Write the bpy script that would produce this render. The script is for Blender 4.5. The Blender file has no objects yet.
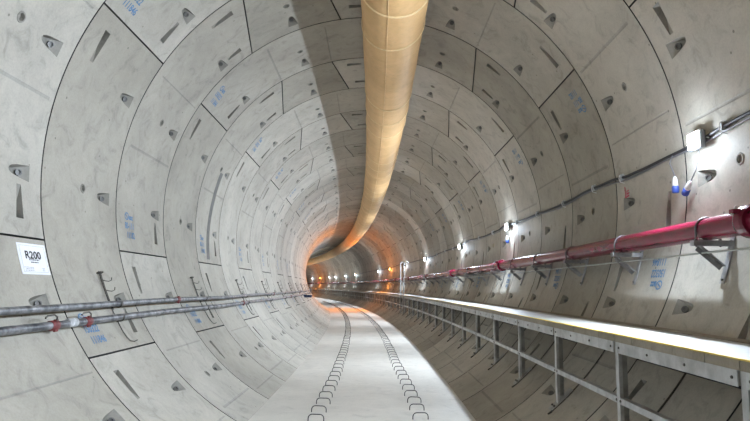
import bpy, math, random
import numpy as np
from mathutils import Vector, Matrix
from mathutils.geometry import delaunay_2d_cdt

random.seed(7)
SC = bpy.context.scene
COL = SC.collection
PI = math.pi
R = 2.9                                   # inner radius of the lining
KAP = 0.0032836                           # curvature of the tunnel, bending left
OFF, AXZ = 0.23066, 1.06079               # tunnel axis relative to the eye
S0, L = 3.69245, 1.54797                  # first ring joint, ring length
EYE = 1.52396                             # eye height over the floor
FZ = -EYE - AXZ                           # floor level below the tunnel axis
GR, GR2 = -0.00182, 1e-5                  # gradient of the track

def W(s, x, z):
    """tunnel coordinates (distance along, offset right, height over axis) -> world"""
    a = KAP * s
    r = 1 / KAP + x
    cx = -OFF - 1 / KAP
    return Vector((cx + r * math.cos(a), r * math.sin(a), z + AXZ + EYE + GR * s + GR2 * s * s))

def Wn(s, x, z):
    a = KAP * s
    r = 1 / KAP + x
    cx = -OFF - 1 / KAP
    return np.stack([cx + r * np.cos(a), r * np.sin(a), z + AXZ + EYE + GR * s + GR2 * s * s], -1)

def P(s, th, r):
    t = math.radians(th)
    return W(s, r * math.cos(t), r * math.sin(t))

def S(u):
    return S0 + u * L

# ------------------------------------------------------------------ materials
def new_mat(name):
    m = bpy.data.materials.new(name)
    m.use_nodes = True
    nt = m.node_tree
    b = nt.nodes['Principled BSDF']
    return m, nt, b

def N(nt, t, **kw):
    n = nt.nodes.new(t)
    for k, v in kw.items():
        setattr(n, k, v)
    return n

def coords(nt, per_object=True):
    g = N(nt, 'ShaderNodeNewGeometry')
    if not per_object:
        return g.outputs['Position']
    oi = N(nt, 'ShaderNodeObjectInfo')
    mul = N(nt, 'ShaderNodeMath', operation='MULTIPLY')
    mul.inputs[1].default_value = 61.0
    nt.links.new(oi.outputs['Random'], mul.inputs[0])
    add = N(nt, 'ShaderNodeVectorMath', operation='ADD')
    nt.links.new(g.outputs['Position'], add.inputs[0])
    nt.links.new(mul.outputs[0], add.inputs[1])
    return add.outputs[0]

def noise(nt, co, scale, detail=5.0, rough=0.55, dist=0.0):
    n = N(nt, 'ShaderNodeTexNoise')
    n.inputs['Scale'].default_value = scale
    n.inputs['Detail'].default_value = detail
    n.inputs['Roughness'].default_value = rough
    n.inputs['Distortion'].default_value = dist
    nt.links.new(co, n.inputs['Vector'])
    return n.outputs['Fac']

def ramp(nt, fac, stops):
    r = N(nt, 'ShaderNodeValToRGB')
    els = r.color_ramp.elements
    while len(els) < len(stops):
        els.new(0.5)
    for e, (p, c) in zip(els, stops):
        e.position = p
        e.color = (c[0], c[1], c[2], 1) if not isinstance(c, (int, float)) else (c, c, c, 1)
    nt.links.new(fac, r.inputs['Fac'])
    return r.outputs['Color']

def mul_col(nt, a, b, fac=1.0):
    m = N(nt, 'ShaderNodeMix', data_type='RGBA', blend_type='MULTIPLY')
    m.inputs[0].default_value = fac
    nt.links.new(a, m.inputs[6])
    if hasattr(b, 'node'):
        nt.links.new(b, m.inputs[7])
    else:
        m.inputs[7].default_value = (*b, 1)
    return m.outputs[2]

def bump(nt, b, h, strength, dist=0.01):
    n = N(nt, 'ShaderNodeBump')
    n.inputs['Strength'].default_value = strength
    n.inputs['Distance'].default_value = dist
    nt.links.new(h, n.inputs['Height'])
    nt.links.new(n.outputs['Normal'], b.inputs['Normal'])

def concrete(name, lo, hi, rough, tint=True, pits=True, stain=1.0, bscale=30):
    m, nt, b = new_mat(name)
    co = coords(nt)
    big = noise(nt, co, 0.9, 7, 0.6, 0.4)
    col = ramp(nt, big, [(0.32, lo), (0.62, hi)])
    mid = noise(nt, co, 4.5, 8, 0.65, 1.2)
    col = mul_col(nt, col, ramp(nt, mid, [(0.30, 0.72), (0.46, 0.96), (0.7, 1.05)]), stain)
    fine = noise(nt, co, 55, 4, 0.6)
    col = mul_col(nt, col, ramp(nt, fine, [(0.3, 0.90), (0.6, 1.03)]), 0.8)
    if pits:
        v = N(nt, 'ShaderNodeTexVoronoi')
        v.inputs['Scale'].default_value = 5.0
        nt.links.new(co, v.inputs['Vector'])
        col = mul_col(nt, col, ramp(nt, v.outputs['Distance'], [(0.045, 0.35), (0.07, 1.0)]), 0.8)
    if tint:
        oi = N(nt, 'ShaderNodeObjectInfo')
        col = mul_col(nt, col, ramp(nt, oi.outputs['Random'], [(0.0, (0.74, 0.725, 0.69)), (0.45, (0.94, 0.93, 0.91)), (1.0, (1.08, 1.08, 1.08))]), 1.0)
    nt.links.new(col, b.inputs['Base Color'])
    b.inputs['Roughness'].default_value = rough
    b.inputs['Specular IOR Level'].default_value = 0.35
    bump(nt, b, noise(nt, co, bscale, 5, 0.6), 0.18, 0.006)
    return m

def metal(name, lo, hi, rough, metallic, scale=9.0):
    m, nt, b = new_mat(name)
    co = coords(nt)
    f = noise(nt, co, scale, 6, 0.6)
    nt.links.new(ramp(nt, f, [(0.35, lo), (0.65, hi)]), b.inputs['Base Color'])
    b.inputs['Roughness'].default_value = rough
    b.inputs['Metallic'].default_value = metallic
    return m

def plain(name, c, rough=0.5, metallic=0.0, var=0.12, scale=14.0):
    return metal(name, tuple(v * (1 - var) for v in c), tuple(min(1, v * (1 + var)) for v in c), rough, metallic, scale)

def glow(name, c, strength):
    m, nt, b = new_mat(name)
    b.inputs['Base Color'].default_value = (*c, 1)
    b.inputs['Emission Color'].default_value = (*c, 1)
    b.inputs['Emission Strength'].default_value = strength
    return m

M = {}
M['lining'] = concrete('lining_concrete', (0.375, 0.35, 0.305), (0.485, 0.456, 0.403), 0.62)
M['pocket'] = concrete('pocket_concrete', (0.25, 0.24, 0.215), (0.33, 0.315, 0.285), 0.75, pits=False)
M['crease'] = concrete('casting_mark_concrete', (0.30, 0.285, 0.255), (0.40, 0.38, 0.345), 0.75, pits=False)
M['floor'] = concrete('floor_concrete', (0.58, 0.545, 0.49), (0.69, 0.65, 0.59), 0.5, tint=False, pits=False, stain=0.6, bscale=18)
M['deck'] = concrete('deck_concrete', (0.46, 0.445, 0.41), (0.56, 0.545, 0.51), 0.45, tint=False, pits=False, stain=0.4)
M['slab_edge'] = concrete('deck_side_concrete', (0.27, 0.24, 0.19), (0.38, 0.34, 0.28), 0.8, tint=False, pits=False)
M['gasket'] = plain('black_joint_gasket', (0.03, 0.03, 0.03), 0.8)
M['bolt'] = plain('bolt_steel', (0.15, 0.145, 0.14), 0.5, 0.7)
M['galv'] = metal('galvanised_steel', (0.40, 0.41, 0.42), (0.62, 0.63, 0.64), 0.48, 0.55, 7)
M['galv_dull'] = metal('dull_galvanised_steel', (0.27, 0.27, 0.265), (0.42, 0.42, 0.41), 0.6, 0.4, 9)
M['pipe'] = metal('weathered_grey_pipe', (0.05, 0.052, 0.06), (0.30, 0.30, 0.31), 0.42, 0.4, 9)
M['red'] = plain('wine_red_paint', (0.155, 0.006, 0.026), 0.25, 0.0, 0.10, 5)
M['rust'] = plain('red_oxide_paint', (0.17, 0.035, 0.035), 0.6, 0.0, 0.35, 30)
M['black'] = plain('black_rubber', (0.03, 0.03, 0.035), 0.55)
M['grey_cable'] = plain('grey_cable_sheath', (0.20, 0.20, 0.22), 0.5)
M['wire'] = plain('pale_conduit', (0.40, 0.42, 0.41), 0.4, 0.3)
M['rebar'] = plain('dark_rebar', (0.075, 0.07, 0.068), 0.6, 0.5, 0.3, 60)
M['hanger'] = plain('dark_hanger_steel', (0.10, 0.092, 0.08), 0.6, 0.5, 0.3, 40)
M['yellow'] = plain('yellow_edge_paint', (0.80, 0.58, 0.07), 0.5)
M['white'] = plain('white_plastic', (0.80, 0.80, 0.80), 0.4, 0, 0.04)
M['bracket'] = metal('shaded_bracket_steel', (0.24, 0.24, 0.245), (0.40, 0.40, 0.41), 0.5, 0.5, 8)  # galvanised steel darkened, the shade below the red pipe put into its colour
M['ubolt'] = plain('ubolt_steel', (0.16, 0.16, 0.165), 0.4, 0.6)
M['strip'] = plain('grey_filler', (0.14, 0.137, 0.128), 0.8, 0, 0.2, 12)
M['sleeve'] = plain('dusty_white_sleeve', (0.48, 0.49, 0.50), 0.6, 0, 0.3, 25)
M['blue'] = plain('blue_plastic', (0.05, 0.10, 0.42), 0.4)
M['navy'] = plain('navy_plastic', (0.015, 0.03, 0.085), 0.5)
M['blue_ink'] = plain('blue_stencil_ink', (0.085, 0.185, 0.33), 0.6, 0, 0.35, 50)
M['red_ink'] = plain('red_paint_mark', (0.55, 0.03, 0.10), 0.6)
M['black_ink'] = plain('black_print', (0.02, 0.02, 0.022), 0.5)
M['grey_ink'] = plain('grey_print', (0.28, 0.28, 0.32), 0.5)
M['sheet'] = plain('white_sign_sheet', (0.86, 0.86, 0.90), 0.4, 0, 0.02)
M['lamp_body'] = plain('lamp_grey_casing', (0.30, 0.31, 0.32), 0.4, 0.5)
M['lens_white'] = glow('lit_white_lens', (0.93, 0.97, 1.0), 60)
M['lens_orange'] = glow('lit_orange_lens', (1.0, 0.42, 0.10), 25)

def duct_mat():
    m, nt, b = new_mat('tan_duct_fabric')
    co = coords(nt, False)
    f = noise(nt, co, 1.6, 6, 0.6, 0.6)
    col = ramp(nt, f, [(0.3, (0.66, 0.40, 0.175)), (0.65, (0.82, 0.52, 0.245))])
    d = noise(nt, co, 12, 6, 0.7, 1.0)
    col = mul_col(nt, col, ramp(nt, d, [(0.28, 0.78), (0.5, 1.0)]), 0.6)
    nt.links.new(col, b.inputs['Base Color'])
    b.inputs['Roughness'].default_value = 0.55
    b.inputs['Specular IOR Level'].default_value = 0.3
    bump(nt, b, noise(nt, co, 5, 4, 0.55, 0.8), 0.35, 0.03)
    return m
M['duct'] = duct_mat()
M['seam'] = plain('pale_duct_seam', (0.88, 0.64, 0.34), 0.6)

# ------------------------------------------------------------------ mesh builder
class MB:
    def __init__(self):
        self.v, self.f, self.mi = [], [], []
        self.mats, self.smooth = [], []

    def mat(self, m):
        if m not in self.mats:
            self.mats.append(m)
        return self.mats.index(m)

    def add(self, verts, faces, m, smooth=False):
        o, k = len(self.v), self.mat(m)
        self.v += [Vector(p) for p in verts]
        for f in faces:
            self.f.append([i + o for i in f])
            self.mi.append(k)
            self.smooth.append(smooth)

    def box(self, c, size, m, ax=None, bev=0.0):
        """box about c; ax = three unit axes; bev cuts the long edges"""
        ax = ax or (Vector((1, 0, 0)), Vector((0, 1, 0)), Vector((0, 0, 1)))
        c = Vector(c)
        h = [q / 2 for q in size]
        b = min(bev, 0.45 * min(size)) if bev else 0
        if not b:
            vs = [c + ax[0] * (sx * h[0]) + ax[1] * (sy * h[1]) + ax[2] * (sz * h[2]) for sz in (-1, 1) for sy in (-1, 1) for sx in (-1, 1)]
            self.add(vs, [(0, 2, 3, 1), (4, 5, 7, 6), (0, 1, 5, 4), (2, 6, 7, 3), (0, 4, 6, 2), (1, 3, 7, 5)], m)
            return
        rings = []
        for dz, k in ((-h[2], 1), (-h[2] + b, 0), (h[2] - b, 0), (h[2], 1)):
            i = b * k
            pts = [(-h[0] + b + 0 * i, -h[1] + i), (h[0] - b, -h[1] + i), (h[0] - i, -h[1] + b), (h[0] - i, h[1] - b),
                   (h[0] - b, h[1] - i), (-h[0] + b, h[1] - i), (-h[0] + i, h[1] - b), (-h[0] + i, -h[1] + b)]
            rings.append([c + ax[0] * x + ax[1] * y + ax[2] * dz for x, y in pts])
        vs = [p for r in rings for p in r]
        fs = [tuple(reversed(range(8))), tuple(range(24, 32))]
        for r in range(3):
            for i in range(8):
                j = (i + 1) % 8
                fs.append((r * 8 + i, r * 8 + j, r * 8 + 8 + j, r * 8 + 8 + i))
        self.add(vs, fs, m)

    def tube(self, pts, r, m, n=8, caps=True, closed=False, up=None):
        pts = [Vector(p) for p in pts]
        K = len(pts)
        rr = r if isinstance(r, (list, tuple)) else [r] * K
        vs, prev = [], None
        for i, p in enumerate(pts):
            a = pts[i - 1] if (i > 0 or closed) else p
            b = pts[(i + 1) % K] if (i < K - 1 or closed) else p
            t = (b - a)
            t = t.normalized() if t.length > 1e-9 else Vector((0, 1, 0))
            if prev is None:
                ref = up or (Vector((0, 0, 1)) if abs(t.z) < 0.9 else Vector((1, 0, 0)))
                e1 = (ref - t * ref.dot(t)).normalized()
            else:
                e1 = (prev - t * prev.dot(t)).normalized()
            prev = e1
            e2 = t.cross(e1)
            for k in range(n):
                q = 2 * PI * k / n
                vs.append(p + e1 * (rr[i] * math.cos(q)) + e2 * (rr[i] * math.sin(q)))
        fs = []
        for i in range(K if closed else K - 1):
            j = (i + 1) % K
            for k in range(n):
                l = (k + 1) % n
                fs.append((i * n + k, i * n + l, j * n + l, j * n + k))
        self.add(vs, fs, m, True)
        if caps and not closed:
            self.add([vs[k] for k in range(n)], [tuple(reversed(range(n)))], m)
            self.add([vs[(K - 1) * n + k] for k in range(n)], [tuple(range(n))], m)

    def cyl(self, a, b, r, m, n=16, r2=None):
        self.tube([a, b], [r, r if r2 is None else r2], m, n)

    def sweep(self, profile, ss, m, smooth=False, caps=True):
        """profile: closed list of (x, z); swept along the tunnel through the stations ss (counter-clockwise seen from the camera)"""
        n = len(profile)
        vs = [W(s, x, z) for s in ss for x, z in profile]
        fs = []
        for i in range(len(ss) - 1):
            for k in range(n):
                l = (k + 1) % n
                fs.append((i * n + k, i * n + l, (i + 1) * n + l, (i + 1) * n + k))
        if caps:
            fs.append(tuple(reversed(range(n))))
            fs.append(tuple((len(ss) - 1) * n + k for k in range(n)))
        self.add(vs, fs, m, smooth)

    def mesh(self, name, origin=None):
        me = bpy.data.meshes.new(name)
        o = Vector(origin) if origin is not None else Vector((0, 0, 0))
        me.from_pydata([tuple(p - o) for p in self.v], [], self.f)
        for m in self.mats:
            me.materials.append(m)
        me.polygons.foreach_set('material_index', self.mi)
        me.polygons.foreach_set('use_smooth', self.smooth)
        me.update()
        return me

    def build(self, name, parent=None, origin=None):
        if origin is None and parent is not None and parent.get('_w'):
            origin = parent.location
        ob = bpy.data.objects.new(name, self.mesh(name, origin))
        COL.objects.link(ob)
        if parent is not None:
            ob.parent = parent
        elif origin is not None:
            ob.location = origin
        return ob

def tag(o, label, cat, group=None, kind=None):
    o['label'] = label
    o['category'] = cat
    if group:
        o['group'] = group
    if kind:
        o['kind'] = kind
    return o

WORLD_EMPTIES = []
def empty(name, loc, rz=0.0, world=False):
    """an Empty at a thing's base; world=True means its parts are given in world coordinates"""
    e = bpy.data.objects.new(name, None)
    e.empty_display_size = 0.1
    e.location = loc
    e.rotation_euler = (0, 0, rz)
    if world:
        e['_w'] = 1
        WORLD_EMPTIES.append(e)
    COL.objects.link(e)
    return e

def local_at(name, s, x, z):
    return empty(name, W(s, x, z), KAP * s)

def copy_thing(root, s, x, z):
    r = root.copy()
    r.location = W(s, x, z)
    r.rotation_euler = (0, 0, KAP * s)
    COL.objects.link(r)
    for ch in list(root.children):
        c = ch.copy()
        c.parent = r
        COL.objects.link(c)
        for g in list(ch.children):
            d = g.copy()
            d.parent = c
            COL.objects.link(d)
    return r

ONES = ['', 'first', 'second', 'third', 'fourth', 'fifth', 'sixth', 'seventh', 'eighth', 'ninth', 'tenth', 'eleventh', 'twelfth', 'thirteenth', 'fourteenth', 'fifteenth', 'sixteenth', 'seventeenth', 'eighteenth', 'nineteenth']
TENS = {2: ('twentieth', 'twenty'), 3: ('thirtieth', 'thirty'), 4: ('fortieth', 'forty'), 5: ('fiftieth', 'fifty'), 6: ('sixtieth', 'sixty'), 7: ('seventieth', 'seventy')}
def nth(n):
    if n < 20:
        return ONES[n]
    t, o = divmod(n, 10)
    return TENS[t][0] if o == 0 else TENS[t][1] + '-' + ONES[o]

# ------------------------------------------------------------------ writing
def text_tris(txt, size, bold=0.0, xs=1.0):
    """flat triangles of a piece of writing, left end at x = 0, base line at y = 0"""
    cu = bpy.data.curves.new('writing', 'FONT')
    cu.body = txt
    cu.size = size
    cu.offset = bold
    cu.resolution_u = 3
    ob = bpy.data.objects.new('writing', cu)
    COL.objects.link(ob)
    dg = bpy.context.evaluated_depsgraph_get()
    me = ob.evaluated_get(dg).to_mesh()
    me.calc_loop_triangles()
    v = [(p.co.x * xs, p.co.y) for p in me.vertices]
    f = [tuple(t.vertices) for t in me.loop_triangles]
    ob.evaluated_get(dg).to_mesh_clear()
    bpy.data.objects.remove(ob)
    bpy.data.curves.remove(cu)
    return v, f

def ellipse_ring(cx, cy, a, b, t, n=22):
    v, f = [], []
    for i in range(n):
        q = 2 * PI * i / n
        v.append((cx + a * math.cos(q), cy + b * math.sin(q)))
        v.append((cx + (a - t) * math.cos(q), cy + (b - t) * math.sin(q)))
    for i in range(n):
        j = (i + 1) % n
        f.append((2 * i, 2 * j, 2 * j + 1, 2 * i + 1))
    return v, f

def bar2(x0, y0, x1, y1, t):
    d = Vector((x1 - x0, y1 - y0)).normalized()
    p = Vector((-d.y, d.x)) * (t / 2)
    return [(x0 + p.x, y0 + p.y), (x0 - p.x, y0 - p.y), (x1 - p.x, y1 - p.y), (x1 + p.x, y1 + p.y)], [(0, 1, 2, 3)]

TXT_ODD = [('150322', 0.0), ('111846', 1.0)]
TXT_EVEN = [('80-111', 0.0), ('11182', 1.0)]
def stencil(lines):
    """(v, f) of the logo with the two lines of numbers under it"""
    V, F = [], []
    def put(vf, dx, dy):
        o = len(V)
        V.extend([(x + dx, y + dy) for x, y in vf[0]])
        F.extend([tuple(i + o for i in q) for q in vf[1]])
    put(ellipse_ring(0.06, 0.035, 0.06, 0.047, 0.015), 0, 0)
    put(bar2(0.026, 0.052, 0.094, 0.018, 0.014), 0, 0)
    put(text_tris('acc', 0.092, 0.005, 0.92), 0.125, 0.0)
    put(text_tris(lines[0][0], 0.106, 0.0032, 0.88), 0.0, -0.115)
    put(text_tris(lines[1][0], 0.106, 0.0032, 0.88), 0.035, -0.23)
    return V, F
STENCIL = {1: stencil(TXT_ODD), 0: stencil(TXT_EVEN)}

# ------------------------------------------------------------------ lining segments
D_POS = [-2.0, 21.0, 43.7, 66.7, 89.6, 112.6, 135.8, 159.5, 182.3, 204.7, 227.3, 313.0, 335.8]
def joints(par):
    sh = 0.0 if par == 0 else -46.0
    base = [(32.2, 0.0, 'n'), (103.6, -4.8, 'kl'), (122.0, 4.7, 'ku'), (193.5, 0.0, 'n'), (261.9, 0.0, 'n'), (325.6, 0.0, 'n'), (392.2, 0.0, 'n')]
    return [(a + sh + (1.2 if par == 1 and i in (0, 6) else 0), b, t) for i, (a, b, t) in enumerate(base)]

def template(par, k, fine):
    """one lining segment: arrays (u, theta, depth), triangles, material index, pocket flag, and the rim loop"""
    j = joints(par)
    (a0, b0, t0), (a1, b1, t1) = j[k], j[k + 1]
    g = 0.009
    gu, gt = g / L, math.degrees(g / R)
    lo = lambda u: a0 + b0 * u + gt
    hi = lambda u: a1 + b1 * u - gt
    key = (t0 == 'kl')
    V, D, E = [], [], []
    def av(u, th, d=0.0):
        V.append((u, th)); D.append(d)
        return len(V) - 1
    def loop(ids):
        for i in range(len(ids)):
            E.append((ids[i], ids[(i + 1) % len(ids)]))
    # rim
    rim = []
    n = max(3, int((hi(0.5) - lo(0.5)) / (1.6 if fine else 2.5)))
    u0, u1 = gu, 1 - gu
    for i in range(n + 1):
        rim.append((u0, lo(u0) + (hi(u0) - lo(u0)) * i / n))
    for q in (0.33, 0.67):
        rim.append((q, hi(q)))
    for i in range(n, -1, -1):
        rim.append((u1, lo(u1) + (hi(u1) - lo(u1)) * i / n))
    for q in (0.67, 0.33):
        rim.append((q, lo(q)))
    rim_ids = [av(*p) for p in rim]
    loop(rim_ids)
    pockets = []                             # (outline polygon, material)
    dg = lambda m: math.degrees(m / R)       # metres -> degrees
    mid = ((a0 + b0 * 0.5) + (a1 + b1 * 0.5)) / 2
    def hidden(th):
        return 243 < th % 360 < 297
    def inside(th, marg):
        return lo(0.8) + marg < th < hi(0.8) - marg and lo(0.2) + marg < th < hi(0.2) - marg
    bolts = []
    for d0 in D_POS:
        for th in (d0, d0 + 360, d0 - 360):
            if inside(th, 1.9) and not hidden(th):
                # rounded triangle: flat side at u .88, tip at u .69, deepest by the tip
                U = lambda a: 0.69 + a / L
                out = [(U(0.294), -0.072), (U(0.294), 0.072), (U(0.12), 0.052), (U(0.045), 0.036), (U(0.012), 0.02), (U(0.0), 0.0), (U(0.012), -0.02), (U(0.045), -0.036), (U(0.12), -0.052)]
                inn = [(U(0.145), -0.030, 0.085), (U(0.145), 0.030, 0.085), (U(0.075), 0.026, 0.085), (U(0.055), 0.0, 0.08), (U(0.075), -0.026, 0.085)]
                ids = [av(u, th + dg(b)) for u, b in out]
                loop(ids)
                loop([av(u, th + dg(b), d) for u, b, d in inn])
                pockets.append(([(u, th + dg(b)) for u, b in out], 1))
                bolts.append((U(0.205), th))
    def groove(u, th_w, th_n):
        if hidden(th_w) or hidden(th_n) or hidden((th_w + th_n) / 2):
            return
        sg = 1 if th_w > th_n else -1
        wa, wb = 0.052 / L, 0.030 / L
        out = [(u - wa, th_w), (u + wa, th_w), (u + wb, th_n), (u - wb, th_n)]
        e = dg(0.035) * sg
        inn = [(u - wa * 0.8, th_w - e, 0.085), (u + wa * 0.8, th_w - e, 0.085), (u + wa * 0.62, th_w - e * 3.4, 0.055), (u - wa * 0.62, th_w - e * 3.4, 0.055)]
        loop([av(*p) for p in out])
        loop([av(*p) for p in inn])
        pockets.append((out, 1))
    if not key:
        # joint at the high-theta end
        je, jb = a1, b1
        def endhi(u):
            return je + jb * u
        if t1 == 'kl':
            groove(0.17, endhi(0.17) - 4.2, endhi(0.17) - 9.3)
            groove(0.76, endhi(0.76) - 3.8, endhi(0.76) - 8.5)
        else:
            groove(0.785, je - 3.2, je - 9.0)
        js, jc = a0, b0
        if t0 == 'ku':
            groove(0.17, js + jc * 0.17 + 3.5, js + jc * 0.17 + 9.8)
            groove(0.79, js + jc * 0.79 + 3.3, js + jc * 0.79 + 7.9)
        else:
            groove(0.20, js + 3.5, js + 10.2)
    # lifting socket in the middle
    if not hidden(mid) and fine:
        nn = 12
        for (r_, d_) in ((0.050, 0.0), (0.046, -0.006), (0.034, -0.006), (0.030, 0.03)):
            loop([av(0.49 + r_ * math.cos(2 * PI * i / nn) / L, mid + dg(r_ * math.sin(2 * PI * i / nn)), d_) for i in range(nn)])
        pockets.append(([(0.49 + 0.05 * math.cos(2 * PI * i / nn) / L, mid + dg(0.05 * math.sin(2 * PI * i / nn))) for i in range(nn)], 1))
    # shallow casting marks either side of the socket
    if not key and fine:
        for c in (-9.2, 9.2):
            th = mid + c
            if hidden(th) or (par == 1 and 140 < mid % 360 < 240):
                continue
            h = dg(0.010 if c < 0 else 0.016)
            o = [(0.10, th - h), (0.95, th - h), (0.95, th + h), (0.10, th + h)]
            i_ = [(0.11, th - h * .4, .003), (0.94, th - h * .4, .003), (0.94, th + h * .4, .003), (0.11, th + h * .4, .003)]
            loop([av(*p) for p in o]); loop([av(*p) for p in i_])
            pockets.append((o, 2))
    # fill points
    def in_poly(pt, poly, mu=0.0):
        x, y = pt
        c = False
        for i in range(len(poly)):
            x0, y0 = poly[i]
            x1, y1 = poly[i - 1]
            if (y0 > y) != (y1 > y) and x < (x1 - x0) * (y - y0) / (y1 - y0) + x0:
                c = not c
        return c
    boxes = [(min(p[0] for p in q) - .012, max(p[0] for p in q) + .012, min(p[1] for p in q) - .2, max(p[1] for p in q) + .2) for q, _ in pockets]
    for q in ((0.04, 0.12, 0.26, 0.40, 0.62, 0.80, 0.96) if fine else (0.04, 0.33, 0.62, 0.96)):
        for i in range(1, n):
            th = lo(q) + (hi(q) - lo(q)) * i / n
            if not any(b[0] < q < b[1] and b[2] < th < b[3] for b in boxes):
                av(q, th)
    # triangulate in metres
    pts = [Vector((u * L, math.radians(th) * R)) for u, th in V]
    ov, oe, of, orig, _, _ = delaunay_2d_cdt(pts, E, [], 1, 1e-5)
    U = np.array([p.x / L for p in ov]); T = np.array([math.degrees(p.y / R) for p in ov])
    DD = np.array([D[o[0]] if o else 0.0 for o in orig])
    inv = {}
    for i, o in enumerate(orig):
        for q in o:
            inv[q] = i
    tris = np.array([tuple(f) for f in of])
    mi = np.zeros(len(tris), int)
    pk = np.zeros(len(tris), bool)
    cu, ct = U[tris].mean(1), T[tris].mean(1)
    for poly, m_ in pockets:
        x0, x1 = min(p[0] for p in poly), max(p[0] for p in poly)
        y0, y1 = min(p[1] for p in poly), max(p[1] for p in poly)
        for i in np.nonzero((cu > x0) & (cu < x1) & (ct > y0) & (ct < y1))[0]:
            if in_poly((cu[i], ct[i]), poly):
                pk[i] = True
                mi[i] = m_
    rim_o = [inv[i] for i in rim_ids]
    return dict(u=U, t=T, d=DD, tris=tris, mi=mi, pk=pk, rim=rim_o, bolts=bolts if fine else [], mid=mid, end=a1, key=key, txt=(t1 != 'kl'))

TPL = {(p, k, f): template(p, k, f) for p in (0, 1) for k in range(6) for f in (True, False)}
BOLT_RING = []
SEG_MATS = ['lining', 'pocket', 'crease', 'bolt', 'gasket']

def seg_object(ring, k, fine, root):
    T_ = TPL[(ring % 2, k, fine)]
    n = len(T_['u'])
    rim = np.array(T_['rim'])
    u = np.concatenate([T_['u'], T_['u'][rim]])
    th = np.concatenate([T_['t'], T_['t'][rim]])
    d = np.concatenate([T_['d'], np.full(len(rim), 0.12)])
    s = S0 + (ring + u) * L
    tr = np.radians(th)
    r = R + d
    co = Wn(s, r * np.cos(tr), r * np.sin(tr))
    a = KAP * s
    nrm = -np.stack([np.cos(tr) * np.cos(a), np.cos(tr) * np.sin(a), np.sin(tr)], -1)
    tris = T_['tris']
    # face the inside of the tunnel
    c = co[tris]
    fn = np.cross(c[:, 1] - c[:, 0], c[:, 2] - c[:, 0])
    flip = (fn * nrm[tris].mean(1)).sum(1) < 0
    tris = tris.copy()
    tris[flip] = tris[flip][:, ::-1]
    fn[flip] *= -1
    fn /= np.linalg.norm(fn, axis=1)[:, None] + 1e-12
    faces = tris.tolist()
    mi = T_['mi'].tolist()
    m = len(rim)
    ln = [(fn[i].tolist(),) * 3 if T_['pk'][i] else tuple(nrm[q].tolist() for q in tris[i]) for i in range(len(tris))]
    normals = [q for t in ln for q in t]
    for i in range(m):
        j = (i + 1) % m
        f = [int(rim[i]), int(rim[j]), n + j, n + i]
        p0, p1, p2 = co[f[0]], co[f[1]], co[f[2]]
        nn = np.cross(p1 - p0, p2 - p0)
        nn /= np.linalg.norm(nn) + 1e-12
        faces.append(f)
        mi.append(4)
        normals += [nn.tolist()] * 4
    # bolt heads in the pockets, standing on the sloping seat
    verts = co.tolist()
    for bu, bt in T_['bolts']:
        sb = S0 + (ring + bu) * L
        q = math.radians(bt)
        aa = KAP * sb
        rad = Vector((math.cos(q) * math.cos(aa), math.cos(q) * math.sin(aa), math.sin(q)))
        tan = Vector((-math.sin(aa), math.cos(aa), 0))
        slope = (rad * -0.85 - tan * 0.5).normalized()       # normal of the seat
        base = P(sb, bt, R + 0.046)
        e1 = rad.cross(tan).normalized()
        e2 = slope.cross(e1)
        o = len(verts)
        K = 10
        for rr, hh in ((0.030, -0.01), (0.030, 0.014), (0.019, 0.014), (0.019, 0.002)):
            for i in range(K):
                w = 2 * PI * i / K
                verts.append(tuple(base + e1 * (rr * math.cos(w)) + e2 * (rr * math.sin(w)) + slope * hh))
        def face(f):
            faces.append(f); mi.append(3)
            p = [Vector(verts[i]) for i in f]
            nn = (p[1] - p[0]).cross(p[2] - p[0]).normalized()
            normals.extend([tuple(nn)] * len(f))
        for lv in range(3):
            for i in range(K):
                j = (i + 1) % K
                face([o + lv * K + i, o + lv * K + j, o + lv * K + K + j, o + lv * K + K + i])
        face([o + 3 * K + i for i in range(K)])
    org = np.array(root.location)
    me = bpy.data.meshes.new('lining_segment')
    me.from_pydata([tuple(np.array(v) - org) for v in verts], [], faces)
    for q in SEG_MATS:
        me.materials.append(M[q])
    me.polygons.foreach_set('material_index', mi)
    me.polygons.foreach_set('use_smooth', [i < len(tris) and not bool(T_['pk'][i]) for i in range(len(faces))])
    me.update()
    me.normals_split_custom_set(normals)
    ob = bpy.data.objects.new('key_segment' if T_['key'] else 'lining_segment', me)
    COL.objects.link(ob)
    ob.parent = root
    # blue stencilled writing near the far edge of each full segment
    if -2 <= ring <= 13 and T_['txt'] and not T_['key'] and not (243 < (T_['end'] - 6) % 360 < 322):
        V, F = STENCIL[ring % 2]
        us = 0.115 if ring % 2 else 0.15
        jt = T_['end'] - (7.0 if ring % 2 else 8.0)
        vs = [P(S(ring + us) + x, jt - math.degrees(y / R), R - 0.0030) - root.location for x, y in V]
        tm = bpy.data.meshes.new('stencil_lettering')
        tm.from_pydata([tuple(v) for v in vs], [], F)
        tm.materials.append(M['blue_ink'])
        to = bpy.data.objects.new('stencil_lettering', tm)
        COL.objects.link(to)
        to.parent = ob
        to['label'] = 'blue stencilled mark and numbers'

RING0, RING1 = -9, 68
for ring in range(RING0, RING1 + 1):
    root = empty('wall_ring', P(S(ring + 0.5), 270, R), 0, True)
    if ring == 0:
        lb = 'grey concrete lining ring that carries the white R200 sign'
    elif ring > 0:
        lb = nth(ring) + ' grey concrete lining ring beyond the ring with the R200 sign'
    else:
        lb = nth(-ring) + ' grey concrete lining ring before the ring with the R200 sign'
    tag(root, lb, 'wall', 'concrete lining rings', 'structure')
    for k in range(6):
        seg_object(ring, k, -4 <= ring <= 24, root)

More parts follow.
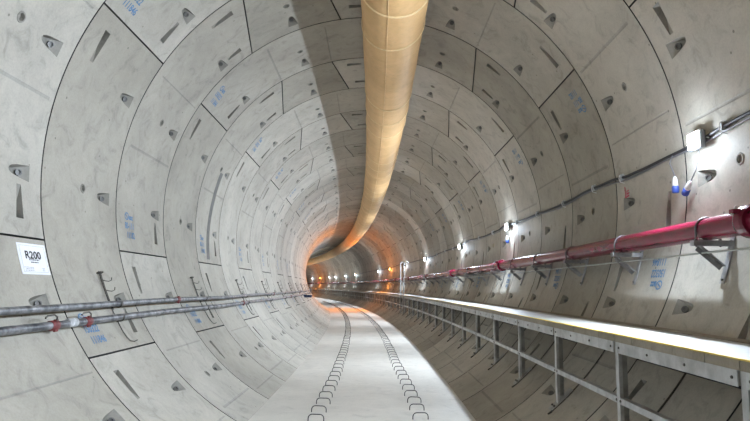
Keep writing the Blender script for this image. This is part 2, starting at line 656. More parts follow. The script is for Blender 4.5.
# long grey filled strip down the fourth ring on the pipe side
r4 = bpy.data.objects['wall_ring.%03d' % (4 - RING0)]
b = MB()
ths = [160 + i for i in range(33)]
midu = lambda t: 0.57 - 0.14 * max(0, (t - 170) / 22) ** 1.2
vs = [P(S(4.0 + midu(t) + c), t, R - 0.002) for t in ths for c in (-0.062, 0.062)]
b.add(vs, [(2 * i, 2 * i + 1, 2 * i + 3, 2 * i + 2) for i in range(32)], M['strip'])
me_ = b.build('filled_strip', r4, r4.location)
me_['label'] = 'long dark grey filled strip'

# ------------------------------------------------------------------ floor
SS = [S(RING0) + i * 0.75 for i in range(int((S(RING1 + 1) - S(RING0)) / 0.75) + 1)]
hw = math.sqrt(R * R - FZ * FZ)
zb = FZ - 0.22
hb = math.sqrt(R * R - zb * zb)
b = MB()
b.sweep([(-hw + 0.002, FZ), (-hb + 0.01, zb), (0, -R + 0.02), (hb - 0.01, zb), (hw - 0.002, FZ)], SS, M['floor'])
fl = b.build('floor', None, W(0, 0, FZ))
tag(fl, 'smooth pale concrete track bed along the bottom of the tunnel', 'floor', None, 'structure')

# ------------------------------------------------------------------ ventilation duct
DX, DZ, DR = 0.302, 2.335, 0.393
def dz_at(s):
    return DZ - 0.11 * math.exp(-max(s, 0.5) / 8)
def duct_ring(s, rad, n=40, wob=1.0):
    out = []
    for k in range(n):
        q = 2 * PI * k / n
        r = rad * (1 + wob * (0.006 * math.sin(3 * q + s * 1.3) + 0.005 * math.sin(5 * q - s * 2.7 + 1) + 0.004 * math.sin(s * 6.1)))
        out.append(W(s, DX + r * math.cos(q), dz_at(s) + r * math.sin(q)))
    return out
duct = empty('ventilation_duct', W(6, DX, dz_at(6) - DR), 0, True)
tag(duct, 'long round tan fabric ventilation duct hung under the tunnel crown', 'ventilation duct')
ds = [-8 + 0.2 * i for i in range(240)] + [40 + 0.8 * i for i in range(82)]
vs, fs = [], []
n = 40
for s in ds:
    vs += duct_ring(s, DR, n)
for i in range(len(ds) - 1):
    for k in range(n):
        l = (k + 1) % n
        fs.append((i * n + k, i * n + l, (i + 1) * n + l, (i + 1) * n + k))
b = MB()
b.add(vs, fs, M['duct'], True)
b.build('fabric_tube', duct)
s, i = 5.27, 0
while s < 46:
    b = MB()
    vs, fs = [], []
    rr = [(s - 0.022, DR + 0.002), (s - 0.014, DR + 0.009), (s + 0.014, DR + 0.009), (s + 0.022, DR + 0.002)]
    sk = 0.05 * math.sin(i * 2.3)
    for (q, r_) in rr:
        ring_ = []
        for k in range(n):
            w = 2 * PI * k / n
            ring_.append(W(q + sk * math.cos(w), DX + (r_ + 0.002) * math.cos(w) * (1 + 0.006 * math.sin(3 * w + q * 1.3)), dz_at(q) + (r_ + 0.002) * math.sin(w) * (1 + 0.006 * math.sin(3 * w + q * 1.3))))
        vs += ring_
    for a_ in range(3):
        for k in range(n):
            l = (k + 1) % n
            fs.append((a_ * n + k, a_ * n + l, a_ * n + n + l, a_ * n + n + k))
    b.add(vs, fs, M['seam'], True)
    b.build('seam', duct)
    s += 0.93 if i % 3 < 2 else 2.6
    i += 1
# lengthwise welt low on the tube
b = MB()
b.tube([W(q, DX - 0.02 + DR * 1.002 * math.cos(math.radians(262)), dz_at(q) + (DR * 1.004) * math.sin(math.radians(262))) for q in ds[:300]], 0.004, M['seam'], 6)
b.build('lengthwise_welt', duct)
s = 2.0
while s < 60:
    b = MB()
    b.cyl(W(s, DX, dz_at(s) + DR - 0.01), W(s, DX * 0.98, math.sqrt(R * R - DX * DX) + 0.01), 0.006, M['galv_dull'], 6)
    b.tube([W(s, DX + (DR + 0.006) * math.cos(q), dz_at(s) + (DR + 0.006) * math.sin(q)) for q in [math.radians(70 + 4 * i) for i in range(11)]], 0.006, M['galv_dull'], 6)
    b.build('suspension_rod', duct)
    s += 3.1

# ------------------------------------------------------------------ walkway
XE, ZD = 1.90, -1.374
wk = empty('walkway', W(S(-0.5), 1.93, -2.14), 0, True)
tag(wk, 'raised walkway of pale slabs on a galvanised steel frame along the wall', 'walkway')
NB = 60
arc = lambda a, b_, st: [a + (b_ - a) * i / max(1, round((b_ - a) / st)) for i in range(max(1, round((b_ - a) / st)) + 1)]
xw = math.sqrt(R * R - ZD * ZD) - 0.015
W0, W1 = -5, 60
for i in range(W0, W1):
    sa, sb = S(i + 0.5), S(i + 1.5)
    b = MB()
    np_ = 5
    pl = (sb - sa) / np_
    for q in range(np_):
        a0, a1 = sa + q * pl + 0.003, sa + (q + 1) * pl - 0.003
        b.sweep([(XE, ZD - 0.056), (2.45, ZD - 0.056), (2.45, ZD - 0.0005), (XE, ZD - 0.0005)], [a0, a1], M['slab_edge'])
        b.sweep([(XE + 0.006, ZD - 0.001), (2.449, ZD - 0.001), (2.449, ZD), (XE + 0.006, ZD)], [a0, a1], M['deck'])
    b.build('deck_panel', wk)
wss = arc(S(W0 + 0.5), S(W1 + 0.5), 0.774)
b = MB()
b.sweep([(XE - 0.003, ZD - 0.006), (XE + 0.018, ZD - 0.001), (XE + 0.018, ZD + 0.002), (XE - 0.003, ZD + 0.002)], wss, M['yellow'])
b.build('yellow_edge_strip', wk)
b = MB()
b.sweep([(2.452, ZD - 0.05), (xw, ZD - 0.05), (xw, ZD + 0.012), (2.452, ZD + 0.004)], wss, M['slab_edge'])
b.build('wall_side_strip', wk)
for i in range(W0, W1):
    sa, sb = S(i + 0.5) + 0.035, S(i + 1.5) - 0.035
    b = MB()
    z0, z1, x0 = -1.510, -1.432, 1.905
    b.sweep([(x0, z0), (x0 + 0.006, z0), (x0 + 0.006, z1), (x0, z1)], arc(sa, sb, 0.8), M['galv'])
    b.sweep([(x0 + 0.006, z1 - 0.006), (x0 + 0.07, z1 - 0.006), (x0 + 0.07, z1), (x0 + 0.006, z1)], arc(sa, sb, 0.8), M['galv'])
    for q in (sa + 0.04, sa + 0.5, sb - 0.5, sb - 0.04):
        b.cyl(W(q, x0 - 0.007, -1.47), W(q, x0 + 0.012, -1.47), 0.008, M['bolt'], 6)
    b.build('beam', wk)
    # mid rail
    b = MB()
    zr = -1.85
    b.sweep([(1.920, zr - 0.022), (1.926, zr - 0.022), (1.926, zr + 0.022), (1.920, zr + 0.022)], arc(sa - 0.02, sb + 0.02, 0.8), M['galv'])
    b.sweep([(1.926, zr + 0.016), (1.965, zr + 0.016), (1.965, zr + 0.022), (1.926, zr + 0.022)], arc(sa - 0.02, sb + 0.02, 0.8), M['galv'])
    for q in (sa + 0.0, sb - 0.0):
        b.cyl(W(q, 1.912, zr), W(q, 1.93, zr), 0.009, M['bolt'], 6)
    b.build('mid_rail', wk)
for i in range(W0, W1 + 1):
    s = S(i + 0.5)
    b = MB()
    zf = -2.15
    def bx(x0, x1, s0_, s1_, z0_, z1_, m):
        b.add([W(q, x, z) for z in (z0_, z1_) for q in (s0_, s1_) for x in (x0, x1)],
              [(0, 2, 3, 1), (4, 5, 7, 6), (0, 1, 5, 4), (2, 6, 7, 3), (0, 4, 6, 2), (1, 3, 7, 5)], m)
    xg = lambda z: math.sqrt(R * R - z * z)
    bx(1.918, 1.945, s - 0.025, s - 0.019, zf - 0.02, -1.431, M['galv'])          # flange towards the camera
    bx(1.918, 1.924, s - 0.019, s + 0.03, zf - 0.02, -1.431, M['galv'])           # web along the walkway
    bx(1.924, 1.995, s + 0.012, s + 0.018, -2.09, -1.48, M['galv_dull'])    # deep stiffener plate
    for z in (-1.44, -1.51, -1.85):
        b.cyl(W(s - 0.034, 1.931, z), W(s - 0.018, 1.931, z), 0.009, M['bolt'], 6)
    po = b.build('post', wk)
    b = MB()
    bx(1.95, xg(-1.44) + 0.01, s - 0.025, s + 0.025, -1.439, -1.432, M['galv_dull'])
    bx(1.95, xg(-1.44) + 0.005, s - 0.025, s - 0.019, -1.485, -1.439, M['galv_dull'])
    b.build('support_arm', wk)
    b = MB()
    for (t0_, t1_, r0, r1) in ((309.8, 315.6, R - 0.012, R + 0.004),):
        vs = [P(q, t, r) for r in (r0, r1) for q in (s - 0.06, s + 0.06) for t in (t0_, t1_)]
        b.add(vs, [(0, 1, 3, 2), (4, 6, 7, 5), (0, 4, 5, 1), (2, 3, 7, 6), (0, 2, 6, 4), (1, 5, 7, 3)], M['galv_dull'])
    for q in (-0.035, 0.035):
        b.cyl(P(s + q, 310.8, R), P(s + q, 310.8, R - 0.028), 0.010, M['bolt'], 6)
    b.build('foot_plate', wk)

# dark curved fixing channels let into the wall under the walkway
def channel(i):
    s = S(i + 0.465)
    b = MB()
    path = [P(s, t, R - 0.004) for t in np.arange(330, 309.4, -1.0)] + [P(s - 0.012, 308.9, R - 0.012), P(s - 0.035, 308.8, R - 0.02), P(s - 0.045, 309.6, R - 0.016)]
    b.tube(path, 0.008, M['hanger'], 6)
    ob = b.build('fixing_strap', None, path[0])
    return ob
for i in range(-1, 22):
    ob = channel(i)
    k = i + 2
    tag(ob, ('dark curved steel strap with a hooked end on the wall under the ' + nth(k) + ' walkway bay') , 'strap', 'wall straps under the walkway')

# ladder and handrail posts part of the way along the walkway
sl = 26.0
lad = empty('access_ladder', W(sl, 1.86, -2.25), 0, True)
tag(lad, 'pale steel access ladder with two tall grab posts at the walkway edge', 'ladder')
for q in (0.0, 1.3):
    b = MB()
    pts = [W(sl + q, 1.87, -2.22), W(sl + q, 1.87, -1.3), W(sl + q, 1.87, 0.0), W(sl + q, 1.88, 0.07), W(sl + q, 1.92, 0.10), W(sl + q, 2.02, 0.09), W(sl + q, 2.05, 0.02)]
    b.tube(pts, 0.019, M['galv_dull'], 8)
    b.build('grab_post', lad)
for z in (-2.15, -1.95, -1.72, -1.5):
    b = MB()
    b.cyl(W(sl, 1.87, z), W(sl + 1.3, 1.87, z), 0.014, M['galv_dull'], 8)
    b.build('rung', lad)

# ------------------------------------------------------------------ red pipe with its brackets
PX, PZ, PR = 2.63, -0.596, 0.0825
rp = empty('fire_main_pipe', W(S(0.45), PX, PZ - PR), 0, True)
tag(rp, 'long wine-red water main pipe running on steel wall brackets', 'pipe')
ps = arc(-6, 104, 0.8)
b = MB()
b.tube([W(s, PX, PZ) for s in ps], PR, M['red'], 24)
b.build('red_pipe_run', rp)
for s in [3.92, 11.7, 18.0, 24.0, 30.0, 36.0, 42.0, 48.0]:
    b = MB()
    prof = [(-0.055, PR + 0.001), (-0.055, PR + 0.022), (-0.03, PR + 0.03), (0.03, PR + 0.03), (0.055, PR + 0.022), (0.055, PR + 0.001)]
    vs, fs = [], []
    for (q, r_) in prof:
        for k in range(24):
            w = 2 * PI * k / 24
            vs.append(W(s + q, PX + r_ * math.cos(w), PZ + r_ * math.sin(w)))
    for a_ in range(5):
        for k in range(24):
            l = (k + 1) % 24
            fs.append((a_ * 24 + k, a_ * 24 + l, a_ * 24 + 24 + l, a_ * 24 + 24 + k))
    b.add(vs, fs, M['red'], False)
    for w in (150, -30):
        c, sn = math.cos(math.radians(w)), math.sin(math.radians(w))
        b.box(W(s, PX + (PR + 0.045) * c, PZ + (PR + 0.045) * sn), (0.055, 0.05, 0.03), M['red'])
        b.cyl(W(s, PX + (PR + 0.055) * c + 0.035 * sn, PZ + (PR + 0.055) * sn - 0.035 * c), W(s, PX + (PR + 0.055) * c - 0.035 * sn, PZ + (PR + 0.055) * sn + 0.035 * c), 0.009, M['galv'], 8)
    cp = b.build('pipe_coupling', rp)

def bracket():
    """local frame at the foot of the pipe: x to the wall, y along, z up"""
    root = local_at('pipe_bracket', S(0.5), PX, PZ - PR)
    wallx = lambda dz: math.sqrt(R * R - (PZ - PR + dz) ** 2) - PX
    b = MB()
    x0, x1 = -0.115, wallx(-0.02) - 0.004
    b.box(((x0 + x1) / 2, 0, -0.0045), (x1 - x0, 0.062, 0.007), M['bracket'])
    for sy in (-1, 1):
        b.box(((x0 + x1) / 2, sy * 0.0285, -0.024), (x1 - x0, 0.005, 0.034), M['bracket'])
    b.box((x0 - 0.003, 0, -0.021), (0.006, 0.062, 0.04), M['bracket'])
    b.build('arm', root)
    b = MB()
    pa, pb = Vector((-0.065, 0, -0.04)), Vector((wallx(-0.19) - 0.03, 0, -0.19))
    d = (pb - pa).normalized()
    e = Vector((0, 1, 0))
    b.box((pa + pb) / 2, ((pb - pa).length, 0.045, 0.006), M['bracket'], (d, e, d.cross(e)))
    b.box((pa + pb) / 2 + e * 0.02 + d.cross(e) * -0.02, ((pb - pa).length, 0.005, 0.04), M['bracket'], (d, e, d.cross(e)))
    b.build('diagonal_brace', root)
    b = MB()
    zs = [0.03 - 0.035 * i for i in range(11)]
    vs, fs = [], []
    for z in zs:
        w = wallx(z)
        for (xo, y) in ((-0.014, -0.03), (-0.014, 0.03), (-0.004, 0.03), (-0.004, -0.03)):
            vs.append((w + xo, y, z))
    for i in range(len(zs) - 1):
        for k in range(4):
            l = (k + 1) % 4
            fs.append((i * 4 + k, i * 4 + 4 + k, i * 4 + 4 + l, i * 4 + l))
    fs += [(0, 1, 2, 3), tuple(len(vs) - 4 + k for k in (3, 2, 1, 0))]
    b.add(vs, fs, M['bracket'])
    for z in (0.0, -0.29):
        b.cyl((wallx(z) - 0.024, 0, z), (wallx(z), 0, z), 0.009, M['bolt'], 6)
    b.build('wall_plate', root)
    b = MB()
    r = PR + 0.007
    pts = [(-r, 0, -0.05), (-r, 0, 0.0)] + [(-r * math.cos(q), 0, PR + r * math.sin(q)) for q in [PI * i / 14 for i in range(15)]] + [(r, 0, 0.0), (r, 0, -0.05)]
    b.tube(pts, 0.007, M['ubolt'], 8)
    ub = b.build('u_bolt', root)
    for x in (-r, r):
        b = MB()
        b.cyl((x, 0, -0.025), (x, 0, 0.010), 0.014, M['bolt'], 6)
        b.build('nut', ub)
    return root
br = bracket()
for i in range(-1, 50):
    o = br if i == 0 else copy_thing(br, S(i + 0.5), PX, PZ - PR)
    if i == -1:
        br_first = o
    k = i + 2
    if i == -1:
        lb = 'galvanised steel wall bracket behind the first coupling, outside the picture edge'
    elif i < 24:
        lb = nth(k - 1) + ' galvanised steel bracket under the red pipe, counted from the big coupling'
    else:
        lb = 'small distant steel bracket under the red pipe, past the access ladder'
    tag(o, lb, 'bracket', 'brackets carrying the red pipe')
# leave out the bracket that lies outside the frame
for ch in list(br_first.children):
    for g_ in list(ch.children):
        bpy.data.objects.remove(g_)
    bpy.data.objects.remove(ch)
bpy.data.objects.remove(br_first)

# thin pale line tied along the brackets
b = MB()
pts = []
for i in range(-2, 50):
    for q in (0.0, 0.25, 0.5, 0.75):
        sg = 0.003 * (1 - (2 * q - 1) ** 2)
        pts.append(W(S(i + 0.5 + q), 2.588, -0.772 - sg))
b.tube(pts, 0.008, M['wire'], 6)
o = b.build('thin_conduit', None, pts[0])
tag(o, 'thin pale conduit line tied along the brackets below the red pipe', 'conduit')

# ------------------------------------------------------------------ pipes on the other wall
def wall_pipe(z, x, r, label, couplings, sleeves=(), levers=()):
    root = empty('water_pipe', W(4.5, x, z - r), 0, True)
    tag(root, label, 'pipe', 'grey pipes along the wall')
    b = MB()
    b.tube([W(s, x, z + 0.006 * math.sin(s * 1.05)) for s in arc(-5, 60, 0.4)], r, M['pipe'], 16)
    b.build('grey_pipe_run', root)
    for s in couplings:
        b = MB()
        zz = z + 0.006 * math.sin(s * 1.05)
        b.tube([W(s - 0.05, x, zz), W(s - 0.045, x, zz), W(s + 0.045, x, zz), W(s + 0.05, x, zz)], [r + 0.002, r + 0.008, r + 0.008, r + 0.002], M['rust'], 16)
        for sg in (-1, 1):
            b.cyl(W(s - 0.02, x + 0.02, zz + sg * (r + 0.008)), W(s + 0.03, x + 0.02, zz + sg * (r + 0.008)), 0.010, M['rust'], 8)
        b.build('coupling', root)['label'] = 'rusty red coupling'
    for s in sleeves:
        b = MB()
        b.tube([W(s - 0.07, x, z), W(s - 0.06, x, z), W(s + 0.06, x, z), W(s + 0.07, x, z)], [r + 0.001, r + 0.006, r + 0.006, r + 0.001], M['sleeve'], 16)
        b.build('joint_sleeve', root)['label'] = 'white joint sleeve'
    for s in levers:
        b = MB()
        b.tube([W(s + 0.1, x + 0.03, z + r), W(s + 0.09, x + 0.035, z + r + 0.03), W(s + 0.04, x + 0.04, z + r + 0.05), W(s - 0.06, x + 0.04, z + r + 0.045), W(s - 0.09, x + 0.04, z + r + 0.03)], 0.007, M['hanger'], 8)
        b.build('lever', root)
wall_pipe(-1.255, -2.50, 0.030, 'upper grey steel pipe of the pair along the wall below the sign', [7.92, 16.0, 24.0])
wall_pipe(-1.392, -2.47, 0.033, 'lower grey steel pipe of the pair, with couplings and a white sleeve', [4.85, 5.41, 11.84, 20.0], [5.14], [4.75, 5.32])

def hanger(i):
    s = S(i + 0.565)
    root = empty('pipe_hanger', P(s, 206, R), 0, True)
    b = MB()
    rr = R - 0.022
    path = [P(s, t, rr) for t in np.arange(198.9, 212.6, 0.7)] + [P(s + 0.015, 213.6, rr), P(s + 0.05, 214.5, rr), P(s + 0.10, 214.9, rr - 0.01), P(s + 0.16, 214.8, rr - 0.02)]
    b.tube(path, 0.0065, M['hanger'], 8)
    b.tube([p + Vector((0, 0.026, 0)) for p in path[:13]], 0.0045, M['hanger'], 6)
    for q in (2, 6, 10):
        b.cyl(path[q], path[q] + Vector((0, 0.026, 0)), 0.004, M['hanger'], 6)
    b.build('curved_bar', root)
    for q in (-0.012, 0.040):
        b = MB()
        b.cyl(P(s + q, 199.1, R + 0.002), P(s + q, 199.1, R - 0.045), 0.009, M['hanger'], 8)
        b.cyl(P(s + q, 199.1, R - 0.016), P(s + q, 199.1, R - 0.028), 0.016, M['hanger'], 6)
        b.build('top_bolt', root)
    for t in (200.9, 203.1):
        b = MB()
        b.tube([P(s, t - 0.3, R - 0.02), P(s + 0.02, t + 0.2, R - 0.05), P(s + 0.045, t + 0.45, R - 0.07), P(s + 0.08, t + 0.3, R - 0.085), P(s + 0.095, t - 0.25, R - 0.09)], 0.0045, M['hanger'], 8)
        b.build('hook', root)
    for (x, z, r) in ((-2.50, -1.255, 0.030), (-2.47, -1.392, 0.033)):
        b = MB()
        xw_ = -math.sqrt(R * R - z * z)
        q0 = z + 0.006 * math.sin(s * 1.05)
        pts = [W(s, xw_ + 0.015, q0 - 0.01), W(s, x - r - 0.02, q0 - 0.02)] + [W(s, x - (r + 0.007) * math.cos(w), q0 - (r + 0.007) * math.sin(w)) for w in [PI * k / 10 for k in range(11)]] + [W(s, x + r + 0.007, q0 + 0.02)]
        b.tube(pts, 0.006, M['hanger'], 8)
        b.build('pipe_cradle', root)
    return root
for n_, i in enumerate(range(1, 23, 2)):
    tag(hanger(i), nth(n_ + 1) + ' dark hooked steel hanger holding the two grey pipes, counted past the sign', 'hanger', 'hooked hangers for the grey pipes')

# small dark blue object at the far end of the pipes
sb = 26.9
root = empty('plastic_crate', W(sb, -2.33, -1.60), KAP * sb)
root.scale = (1.35, 1.0, 0.8)
tag(root, 'small dark blue plastic crate hung below the far end of the grey pipes', 'crate')
b = MB()
b.box((0, 0, 0.09), (0.26, 0.30, 0.012), M['navy'])
for sx in (-1, 1):
    b.box((sx * 0.125, 0, 0.15), (0.012, 0.30, 0.12), M['navy'])
for sy in (-1, 1):
    b.box((0, sy * 0.145, 0.15), (0.26, 0.012, 0.12), M['navy'])
b.box((0.131, 0, 0.20), (0.016, 0.31, 0.022), M['navy'])
b.build('crate_body', root)
b = MB()
for sy in (-0.1, 0.1):
    b.tube([(-0.125, sy, 0.19), (-0.10, sy, 0.27), (-0.07, sy, 0.31)], 0.006, M['hanger'], 6)
b.build('hanging_hook', root)

# ------------------------------------------------------------------ sign and red mark
root = empty('ring_number_sign', P(S(0.85), 197.2, R - 0.003), 0, True)
tag(root, 'white sheet sign reading R200 stuck on the ring above the grey pipes', 'sign')
su0, su1, st0, st1 = S(0.717), S(0.983), 194.55, 199.9
def on_sign(x, y, lift):
    """x 0..1 along the tunnel, y 0..1 upwards"""
    return P(su0 + (su1 - su0) * x, st1 + (st0 - st1) * y, R - lift)
b = MB()
gx, gy = 6, 6
vs = [on_sign(i / gx, j / gy, l) for l in (0.001, 0.004) for j in range(gy + 1) for i in range(gx + 1)]
fs, o1 = [], (gx + 1) * (gy + 1)
for j in range(gy):
    for i in range(gx):
        q = j * (gx + 1) + i
        fs.append((q, q + gx + 1, q + gx + 2, q + 1))
        fs.append((o1 + q, o1 + q + 1, o1 + q + gx + 2, o1 + q + gx + 1))
edge = [i for i in range(gx + 1)] + [j * (gx + 1) + gx for j in range(1, gy + 1)] + [gy * (gx + 1) + i for i in range(gx - 1, -1, -1)] + [j * (gx + 1) for j in range(gy - 1, 0, -1)]
for a_, c_ in zip(edge, edge[1:] + edge[:1]):
    fs.append((a_, c_, c_ + o1, a_ + o1))
b.add(vs, fs, M['sheet'])
b.build('sheet', root)
def sign_print(name, pieces, m):
    b = MB()
    for v, f in pieces:
        b.add([on_sign(x, y, 0.0058) for x, y in v], f, m)
    return b.build(name, root)
def rect2(x0, y0, x1, y1):
    return [(x0, y0), (x1, y0), (x1, y1), (x0, y1)], [(0, 1, 2, 3)]
def fit_text(t, x0, x1, y0, y1, bold=0.0):
    v, f = text_tris(t, 1.0, bold)
    ax, bx_ = min(p[0] for p in v), max(p[0] for p in v)
    ay, by = min(p[1] for p in v), max(p[1] for p in v)
    return [(x0 + (x - ax) / (bx_ - ax) * (x1 - x0), y0 + (y - ay) / (by - ay) * (y1 - y0)) for x, y in v], f
sign_print('number_lettering', [fit_text('R200', 0.22, 0.78, 0.50, 0.76, 0.03)], M['black_ink'])
fr = 0.008
sign_print('border_line', [rect2(0.06, 0.07, 0.94, 0.07 + fr), rect2(0.06, 0.93 - fr, 0.94, 0.93), rect2(0.06, 0.07, 0.06 + fr, 0.93), rect2(0.94 - fr, 0.07, 0.94, 0.93)], M['grey_ink'])
pcs = []
for (y, x0, x1) in ((0.455, 0.33, 0.66), (0.375, 0.37, 0.64)):
    x = x0
    while x < x1:
        w = random.choice((0.02, 0.035, 0.05))
        pcs.append(rect2(x, y, x + w, y + 0.035))
        x += w + 0.014
sign_print('small_print', pcs, M['black_ink'])
pcs = []
for (y, x0, x1) in ((0.215, 0.10, 0.40), (0.165, 0.14, 0.38), (0.115, 0.12, 0.40)):
    x = x0
    while x < x1:
        w = random.choice((0.02, 0.03, 0.05))
        pcs.append(rect2(x, y, x + w, y + 0.02))
        x += w + 0.015
sign_print('fine_print', pcs, M['grey_ink'])
pcs = []
for i in range(5):
    for j in range(5):
        if (i * 3 + j * 5 + i * j) % 3 != 1:
            pcs.append(rect2(0.72 + i * 0.028, 0.12 + j * 0.028, 0.738 + i * 0.028, 0.138 + j * 0.028))
sign_print('stamp', [q for q in pcs if False] + [rect2(0.72, 0.20, 0.83, 0.212), rect2(0.72, 0.12, 0.83, 0.132), rect2(0.74, 0.155, 0.81, 0.17)], M['grey_ink'])

b = MB()
for (x0, y0, x1, y1, t) in ((0.0, 0.0, 0.0, 0.16, 0.022), (0.0, 0.005, -0.13, 0.02, 0.02), (-0.04, 0.05, -0.14, 0.06, 0.018), (-0.05, 0.09, -0.13, 0.10, 0.015), (-0.05, 0.02, -0.05, 0.09, 0.015), (0.0, 0.15, 0.03, 0.16, 0.015)):
    v, f = bar2(x0 * .75, y0 * .75, x1 * .75, y1 * .75, t * .75)
    b.add([P(S(1.845) + x, 359.3 + math.degrees(y / R), R - 0.003) for x, y in v], f, M['red_ink'])
o = b.build('paint_mark', None, P(S(1.84), 0, R))
tag(o, 'small red painted mark above a bolt pocket below the wall cable', 'mark')

# ------------------------------------------------------------------ cables along the lamp wall
CB = [(-4, 4.4), (-1, 4.6), (2, 4.5), (4.31, 4.9), (4.58, 4.7), (4.9, 4.2), (5.3, 3.9), (6.04, 3.7), (6.4, 3.75), (6.9, 4.35), (7.76, 4.5), (8.3, 4.1), (8.92, 4.0), (9.5, 4.1), (10.06, 4.45), (11.29, 4.6), (12.5, 5.6), (13.0, 4.8), (14.5, 4.7), (15.5, 5.2), (16.62, 5.9), (18.0, 5.3), (19.39, 5.1), (22, 5.4), (24, 4.8), (26.6, 5.0), (30, 5.6), (34, 6.6), (36, 6.8), (41, 5.6), (46, 6.0), (52.5, 7.0), (60, 5.5), (70, 6), (80, 5), (100, 6)]
def interp(s):
    for (a, ta), (c, tc) in zip(CB, CB[1:]):
        if a <= s <= c:
            q = (s - a) / (c - a)
            q = q * q * (3 - 2 * q)
            return ta + (tc - ta) * q
    return CB[-1][1]
st = arc(-4, 60, 0.12)
for (nm, r, off, mat, lb, ph) in (('power_cable', 0.015, 0.0, 'black', 'thick black power cable looped along the wall past the lamps', 0.0),
                                  ('lighting_cable', 0.009, -0.75, 'grey_cable', 'thinner grey lighting cable strung just below the black power cable', 1.3)):
    b = MB()
    pts = [P(s, interp(s) + off * (0.45 + 0.55 * math.sin(s * 1.45 + ph) ** 2), R - r - 0.006) for s in st]
    b.tube(pts, r, M[mat], 8)
    o = b.build(nm, None, pts[0])
    tag(o, lb, 'cable', 'cables along the lamp wall')
for k, s in enumerate([4.58, 6.55, 7.4, 8.6, 10.0, 11.4, 13.6, 15.2, 17.0, 19.4, 21.0, 23.0]):
    b = MB()
    t = interp(s)
    b.box(P(s, t, R - 0.02), (0.05, 0.02, 0.07), M['galv'], (Vector((1, 0, 0)), Vector((0, 1, 0)), Vector((0, 0, 1))))
    b.tube([P(s, t + 0.8, R - 0.005), P(s, t + 0.55, R - 0.05), P(s, t - 0.2, R - 0.062), P(s, t - 1.0, R - 0.05), P(s, t - 1.25, R - 0.005)], 0.005, M['white'], 6)
    o = b.build('cable_clip', None, P(s, t, R))
    tag(o, nth(k + 1) + ' pale clip tying the black cable to the lamp wall', 'clip', 'clips on the black cable')

# ------------------------------------------------------------------ lamps
LAMPS = [(-9.2, 0), (-2.1, 0), (4.9, 0), (12.0, 0), (17.9, 0), (26.1, 0), (33.7, 0), (40.5, 1), (46.9, 0), (62.2, 0), (69.7, 0), (77.6, 0), (82.5, 0), (90.0, 1), (96.9, 0)]
LX, LZ = 2.79, 0.20
POWER = 300.0
LEAK = 16.0
def lamp(orange):
    root = local_at('wall_lamp', 0, LX, LZ)
    b = MB()
    # shallow casing with cooling fins at the back, a hoop bracket to the wall
    b.box((0.027, 0, 0), (0.036, 0.20, 0.16), M['lamp_body'], None, 0.010)
    for k in range(7):
        b.box((0.054, -0.075 + k * 0.025, 0), (0.02, 0.006, 0.14), M['lamp_body'])
    b.build('casing', root)
    b = MB()
    b.box((0.004, 0, 0), (0.014, 0.17, 0.13), M['lens_orange' if orange else 'lens_white'], None, 0.004)
    b.build('lens', root)
    b = MB()
    b.tube([(0.05, -0.115, 0.0), (0.08, -0.115, 0.0), (0.097, -0.06, 0.0), (0.097, 0.06, 0.0), (0.08, 0.115, 0.0), (0.05, 0.115, 0.0)], 0.008, M['galv_dull'], 8)
    b.build('hoop_bracket', root)
    ld = bpy.data.lights.new('lamp_light', 'AREA')
    ld.shape = 'RECTANGLE'
    ld.size, ld.size_y = 0.16, 0.12
    ld.energy = POWER * (2.0 if orange else 1.0)
    ld.spread = math.radians(160)
    lc = (1.0, 0.36, 0.08) if orange else (0.745, 0.865, 1.0)
    ld.color = lc
    lo = bpy.data.objects.new('lamp_light', ld)
    lo.location = (-0.008, 0, 0)
    lo.rotation_euler = (0, PI / 2 - math.radians(19), 0)          # shines along -x, across the tunnel
    COL.objects.link(lo)
    lo.parent = root
    pd = bpy.data.lights.new('lamp_spill', 'POINT')      # light that leaves the lens sideways and downwards
    pd.energy, pd.color, pd.shadow_soft_size = LEAK, lc, 0.07
    po = bpy.data.objects.new('lamp_spill', pd)
    po.location = (-0.045, 0, -0.05)
    COL.objects.link(po)
    po.parent = root
    return root
protos = {0: lamp(False), 1: lamp(True)}
used = set()
wn = on = 0
for s, o_ in LAMPS:
    p = protos[o_]
    if o_ not in used:
        used.add(o_)
        r_ = p
        r_.location, r_.rotation_euler = W(s, LX, LZ), (0, 0, KAP * s)
    else:
        r_ = copy_thing(p, s, LX, LZ)
    if s < 0:
        lb = ('second ' if s < -5 else 'first ') + 'white flood lamp on the cable wall, behind the camera'
    elif o_:
        on += 1
        lb = ('nearer' if on == 1 else 'farther') + ' of the two orange lamps glowing on the far cable wall'
    else:
        wn += 1
        lb = 'large white flood lamp glaring above the big red pipe coupling' if wn == 1 else nth(wn) + ' white flood lamp along the cable wall, counted from the big coupling'
    tag(r_, lb, 'lamp', 'lamps along the cable wall')

def plug(s, th, tilt, label, wire):
    base = P(s, th, R - 0.06)
    root = empty('cable_plug', base, 0, True)
    tag(root, label, 'plug', 'hanging cable plugs')
    a = KAP * s
    tan = Vector((-math.sin(a), math.cos(a), 0))
    d = (Vector((0, 0, 1)) * math.cos(tilt) + tan * math.sin(tilt)).normalized()
    b = MB()
    b.tube([base + d * q for q in (0.06, 0.075, 0.13, 0.15)], [0.022, 0.026, 0.02, 0.01], M['white'], 14)
    b.build('plug_body', root)
    b = MB()
    b.tube([base + d * q for q in (0.0, 0.008, 0.055, 0.064)], [0.026, 0.031, 0.031, 0.024], M['blue'], 14)
    b.build('blue_collar', root)
    b = MB()
    b.tube([base + d * 0.145] + [P(*q) for q in wire], 0.005, M['grey_cable'], 6)
    b.build('wire', root)
plug(5.32, 356.4, 0.0, 'white and blue plug hanging straight below the large lamp', [(5.38, 0.8, R - 0.05), (5.45, 2.4, R - 0.04), (5.4, 3.7, R - 0.03)])
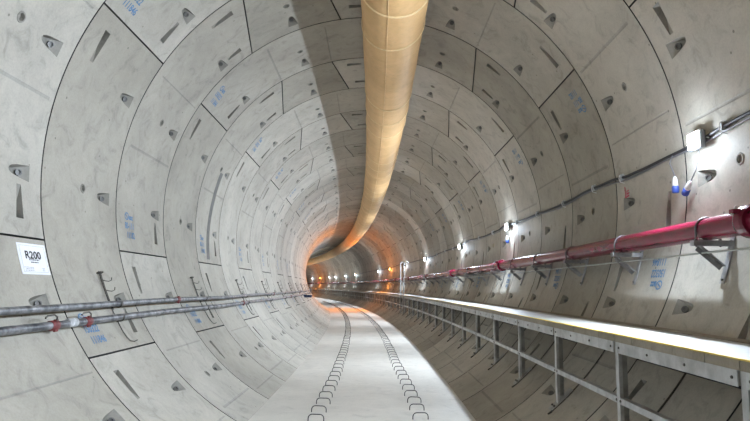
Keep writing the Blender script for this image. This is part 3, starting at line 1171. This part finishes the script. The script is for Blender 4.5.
plug(5.16, 355.6, -0.85, 'white and blue plug hanging tilted beneath the large lamp', [(4.98, 359.5, R - 0.05), (4.93, 361.7, R - 0.05), (4.95, 363.9, R - 0.03)])
plug(12.1, 357.6, 0.1, 'white and blue plug hanging below the second lamp', [(12.2, 361.4, R - 0.05), (12.3, 364.6, R - 0.03)])

# ------------------------------------------------------------------ rebar loops standing in the floor
b = MB()
w, h, rc = 0.09, 0.076, 0.045
pts = [(-w, 0, -0.03), (-w, 0, h - rc)] + [(-w + rc - rc * math.cos(q), 0, h - rc + rc * math.sin(q)) for q in [PI / 2 * i / 5 for i in range(1, 6)]]
pts += [(w - rc + rc * math.sin(q), 0, h - rc + rc * math.cos(q)) for q in [PI / 2 * i / 5 for i in range(0, 6)]] + [(w, 0, -0.03)]
b.tube(pts, 0.006, M['rebar'], 8)
loop_me = b.mesh('rebar_loop')
for side in (0, 1):
    s, k = (7.03 if side == 0 else 7.20), 0
    while s < 62:
        x = -0.55 if side == 0 else 0.675 - 0.10 * min(1, max(0, (s - 7) / 5.5))
        o = bpy.data.objects.new('rebar_loop', loop_me)
        o.location = W(s, x + random.uniform(-.008, .008), FZ)
        o.rotation_euler = (random.uniform(-.10, .10), random.uniform(-.03, .03), KAP * s + random.uniform(-.06, .06))
        COL.objects.link(o)
        k += 1
        row = 'row on the grey-pipe side' if side == 0 else 'row on the walkway side'
        if k <= 40:
            lb = nth(k) + ' dark steel rebar loop in the floor ' + row
        else:
            lb = 'far dark steel rebar loop past the fortieth in the floor ' + row
        tag(o, lb, 'rebar loop', 'rebar loops in the ' + row)
        s += 0.515 + random.uniform(-.03, .03)

for e in WORLD_EMPTIES:
    del e['_w']

# ------------------------------------------------------------------ camera and render settings
yaw, pit, rol = 0.02948, 0.1276, 0.01268
cy, sy = math.cos(yaw), math.sin(yaw)
F = Vector((-sy * math.cos(pit), cy * math.cos(pit), math.sin(pit)))
Rt = Vector((cy, sy, 0))
U = Rt.cross(F)
r2 = Rt * math.cos(rol) + U * math.sin(rol)
u2 = -Rt * math.sin(rol) + U * math.cos(rol)
cd = bpy.data.cameras.new('camera')
cd.sensor_fit = 'HORIZONTAL'
cd.sensor_width = 36.0
cd.lens = 36.0 * 593.243 / 750.0
cd.clip_start, cd.clip_end = 0.05, 400
cam = bpy.data.objects.new('camera', cd)
m = Matrix((r2, u2, -F)).transposed().to_4x4()
m.translation = Vector((0, 0, EYE))
cam.matrix_world = m
COL.objects.link(cam)
SC.camera = cam

w_ = bpy.data.worlds.new('tunnel_dark')
w_.use_nodes = True
w_.node_tree.nodes['Background'].inputs['Color'].default_value = (0.0, 0.0, 0.0, 1)
SC.world = w_
SC.view_settings.view_transform = 'Standard'
SC.view_settings.look = 'None'
SC.view_settings.gamma = 1.0
SC.view_settings.exposure = 0.36
SC.cycles.use_denoising = True
SC.cycles.max_bounces = 12
SC.cycles.diffuse_bounces = 7
SC.cycles.glossy_bounces = 3
SC.cycles.sample_clamp_indirect = 8.0
